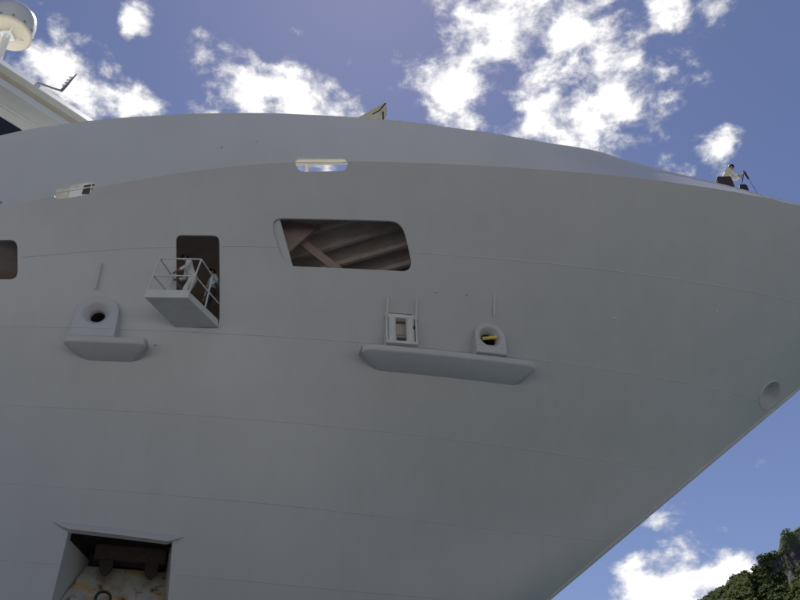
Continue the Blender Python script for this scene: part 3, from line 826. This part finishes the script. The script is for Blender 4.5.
    for sg in (-1, 1):
        MB().tube([c_ + sd_ * sg * .085 - upd * .03, c_ + sd_ * sg * .097, c_ + sd_ * sg * .088 + upd * .02], [.012, .016, .01], 8).build('ear', skin, root, smooth=60)
        MB().tube([c_ + fwd * .08 + sd_ * sg * .035 + upd * .012, c_ + fwd * .092 + sd_ * sg * .033 + upd * .012], [.013, .008], 8).build('eye', 'hair', root, smooth=60)
    MB().tube([c_ + fwd * .084 - sd_ * .025 - upd * .065, c_ + fwd * .09 - upd * .068, c_ + fwd * .084 + sd_ * .025 - upd * .065], .006, 6).build('mouth', 'maroon', root, smooth=60)
    hr_ = []
    for i in range(6):
        th = i / 5 * 1.75
        ring_ = []
        for j in range(16):
            ph = 2 * math.pi * j / 16
            t2 = th * (1 - .42 * max(0, math.cos(ph)))
            d_ = upd * math.cos(t2) + (fwd * math.cos(ph) + sd_ * math.sin(ph)) * math.sin(t2)
            ring_.append(c_ + upd * .008 + d_ * .108 * k)
        hr_.append(ring_)
    MB().rings(hr_[1:], True).build('hair', 'hair', root, smooth=80)
    return root, W
pz = zf + 0.004
person((-5.80, 18.50, pz - .03), R(200), 0.42, ((.36, .16, 1.02), (.33, -.18, .98)), 'overall', 'overall', 'skin',
       'crew member in white overalls leaning over the rail of the hull platform', stride=.08, height=1.80)
person((-5.36, 19.22, pz - .01), R(215), 0.05, ((.18, .2, 1.0), (.12, -.2, .86)), 'bluewhite', 'trouser', 'skin2',
       'crew member in pale shirt and dark trousers standing in the hull doorway', stride=.06, height=1.78)
bow_z = 20.45
pw, W = person((11.12, 20.95, bow_z), R(-18), 0.62, ((.62, .06, 1.08), (.46, -.05, 0.98)), 'yellowish', 'yellowish', 'skin2',
               'person in cream oilskins hosing down the bow rail with a pressure lance', stride=.16, crouch=.06, height=1.72)
# lance and its hose
hl_, hr2 = W['hal'], W['har']
tip = Vector((11.68, 20.30, 20.17)); ax_ = (tip - hl_).normalized()
LN = empty('pressure_lance', tuple(tip), 'thin dark pressure washer lance held out over the bow rail', 'lance')
g0 = hl_ - ax_ * .12
MB().tube([g0, hl_ + ax_ * .42], .030, 10).build('grip', 'black', LN, smooth=60)
MB().tube([hl_ + ax_ * .42, tip], .010, 8).build('wand', 'steel', LN, smooth=60)
hose = MB()
hp0 = g0; pts_h = []
for k in range(15):
    t = k / 14
    pts_h.append(lerp(hp0, Vector((10.6, 21.3, bow_z + .02)), t) + Vector((.1 * math.sin(t * 5), 0, -.35 * math.sin(math.pi * t))))
pts_h = [Vector((p_.x, p_.y, max(p_.z, bow_z + .02))) for p_ in pts_h]
MB().tube(pts_h, .014, 8).build('hose', 'black', LN, smooth=60)
# bow platform the man stands on
bpy_rows = []
bowp = MB()
poly = [(9.8, 20.52), (11.62, 20.52), (11.62, 22.3), (9.8, 22.3)]
bowp.slab(poly, 18.2, bow_z).build('bow_platform', 'white', SHIP, bevel=0.02)
# padded dark winch cover and a small dark float beside him
def cushion(name, c, sx_, sy_, sz_, mat, label, cat, e=0.35):
    rs_ = []
    for i in range(13):
        ph = -math.pi / 2 + math.pi * i / 12
        cp_ = max(math.cos(ph), 1e-4)**e; sp_ = math.copysign(abs(math.sin(ph))**e, math.sin(ph))
        rs_.append([(c[0] + sx_ * cp_ * math.copysign(abs(math.cos(a))**e, math.cos(a)), c[1] + sy_ * cp_ * math.copysign(abs(math.sin(a))**e, math.sin(a)),
                     c[2] + sz_ * sp_ * (1 + .06 * math.cos(a * 2))) for a in np.linspace(0, 2 * math.pi, 33)[:-1]])
    o = MB().rings(rs_, True, True).build(name, mat, None, smooth=50)
    return tag(o, label, cat)
cushion('covered_box', (10.95, 20.74, bow_z + .42), .25, .19, .42, 'maroon', 'dark canvas covered box on the bow beside the leaning person', 'box')
cushion('rubber_float', (11.49, 20.68, bow_z + .22), .13, .13, .22, 'black', 'small black rounded float by the foot of the pressure lance', 'float', .6)

# ---------------------------------------------------------------- island mountain, plus unseen hills added behind the camera to block low sky
AZ = [-40, -10, 5, 12, 16, 18.8, 20.0, 20.9, 21.95, 22.3, 22.66, 23.58, 23.85, 24.15, 25.4, 27, 30, 34, 40, 50, 62, 75, 95, 110, 130, 150, 165, 180, 200, 220, 240, 260, 280, 300, 320]
EL = [1.0, 3.0, 8.0, 12.0, 13.9, 15.0, 15.45, 16.0, 16.26, 16.65, 17.03, 17.12, 17.4, 18.05, 18.27, 18.7, 20.0, 23.5, 25.5, 21, 19, 22, 24, 21, 25, 22, 24, 27, 23, 25, 21, 22, 17, 9, 1.0]
el_f = smooth_interp(AZ, EL)
R0 = 720.0
def ridge(az): return math.tan(R(el_f(az))) * R0
def terrain(az, r):
    h = ridge(az)
    d = (R0 - r) / R0
    if d >= 0:
        c = 1.0 if az < 20 else 0.0
        f_ = (1 - min(d / 0.72, 1)) ** 1.25
        if az > 21.5: f_ = f_ * .8 + .2 * math.exp(-d * 30)
    else: f_ = math.exp(-(d / .55)**2)
    x, y = r * math.sin(R(az)), r * math.cos(R(az))
    n_ = mnoise.fractal((x * .012, y * .012, .3), 1.0, 2.0, 5) * 16 * min(1, abs(d) * 8) * min(1, h / 120)
    n_ += mnoise.fractal((x * .07, y * .07, .9 + r * .02), 1.0, 2.0, 4) * 3.0 * min(1, h / 120)
    return Vector((x, y, -3 + (h + EYE) * f_ + n_ * f_ + (3 if f_ > .9 else 3 * f_)))
rows = []
rr_ = list(np.linspace(190, 690, 60)) + list(np.linspace(695, 725, 16)) + list(np.linspace(740, 1500, 24))
azs = list(np.linspace(-40, 14, 40)) + list(np.linspace(14.2, 30, 150)) + list(np.linspace(30.5, 320, 220))
for r_ in rr_: rows.append([terrain(a, r_) for a in azs])
mt = MB().grid(rows).build('mountain', 'rock', None, smooth=70, fix=False)
tag(mt, kind='structure')
# forest on its slopes: one mass of small leaf clumps
rnd = random.Random(11)
lv, lf = [], []
def crown(c, r_, cnt):
    for _ in range(cnt):
        u_ = rnd.uniform(-.35, 1); th = rnd.uniform(0, 2 * math.pi); q_ = math.sqrt(max(1 - u_ * u_, 0))
        d = Vector((q_ * math.cos(th), q_ * math.sin(th), u_)); p_ = c + d * r_ * rnd.uniform(.55, 1.05)
        s2 = r_ * rnd.uniform(.22, .42)
        a_ = Vector((rnd.gauss(0, 1), rnd.gauss(0, 1), rnd.gauss(0, 1))).normalized(); b_ = a_.cross(d + Vector((.01, .2, .1))).normalized()
        n0 = len(lv); lv.extend([p_ + a_ * s2, p_ + b_ * s2 * .8, p_ - a_ * s2, p_ - b_ * s2 * .8]); lf.append((n0, n0 + 1, n0 + 2, n0 + 3))
for i in range(9000):
    az = rnd.uniform(15, 31); r_ = 722 - abs(rnd.gauss(0, 1)) * 150
    if r_ < 300: continue
    cliff = 23.7 < az and r_ > 690
    if cliff and rnd.random() < .85: continue
    if mnoise.noise((az * 1.3, r_ * .02, 1.7)) < -0.5: continue
    p_ = terrain(az, r_)
    crown(p_ + Vector((0, 0, .6)), rnd.uniform(1.6, 4.2) * (.75 if r_ > 705 else 1), 26)
me = bpy.data.meshes.new('mountain_forest'); me.from_pydata(lv, [], lf); me.materials.append(M['leaf'])
fo = bpy.data.objects.new('mountain_forest', me); COL.objects.link(fo)
tag(fo, 'dense green scrub and trees covering the mountain slope', 'forest', kind='stuff')
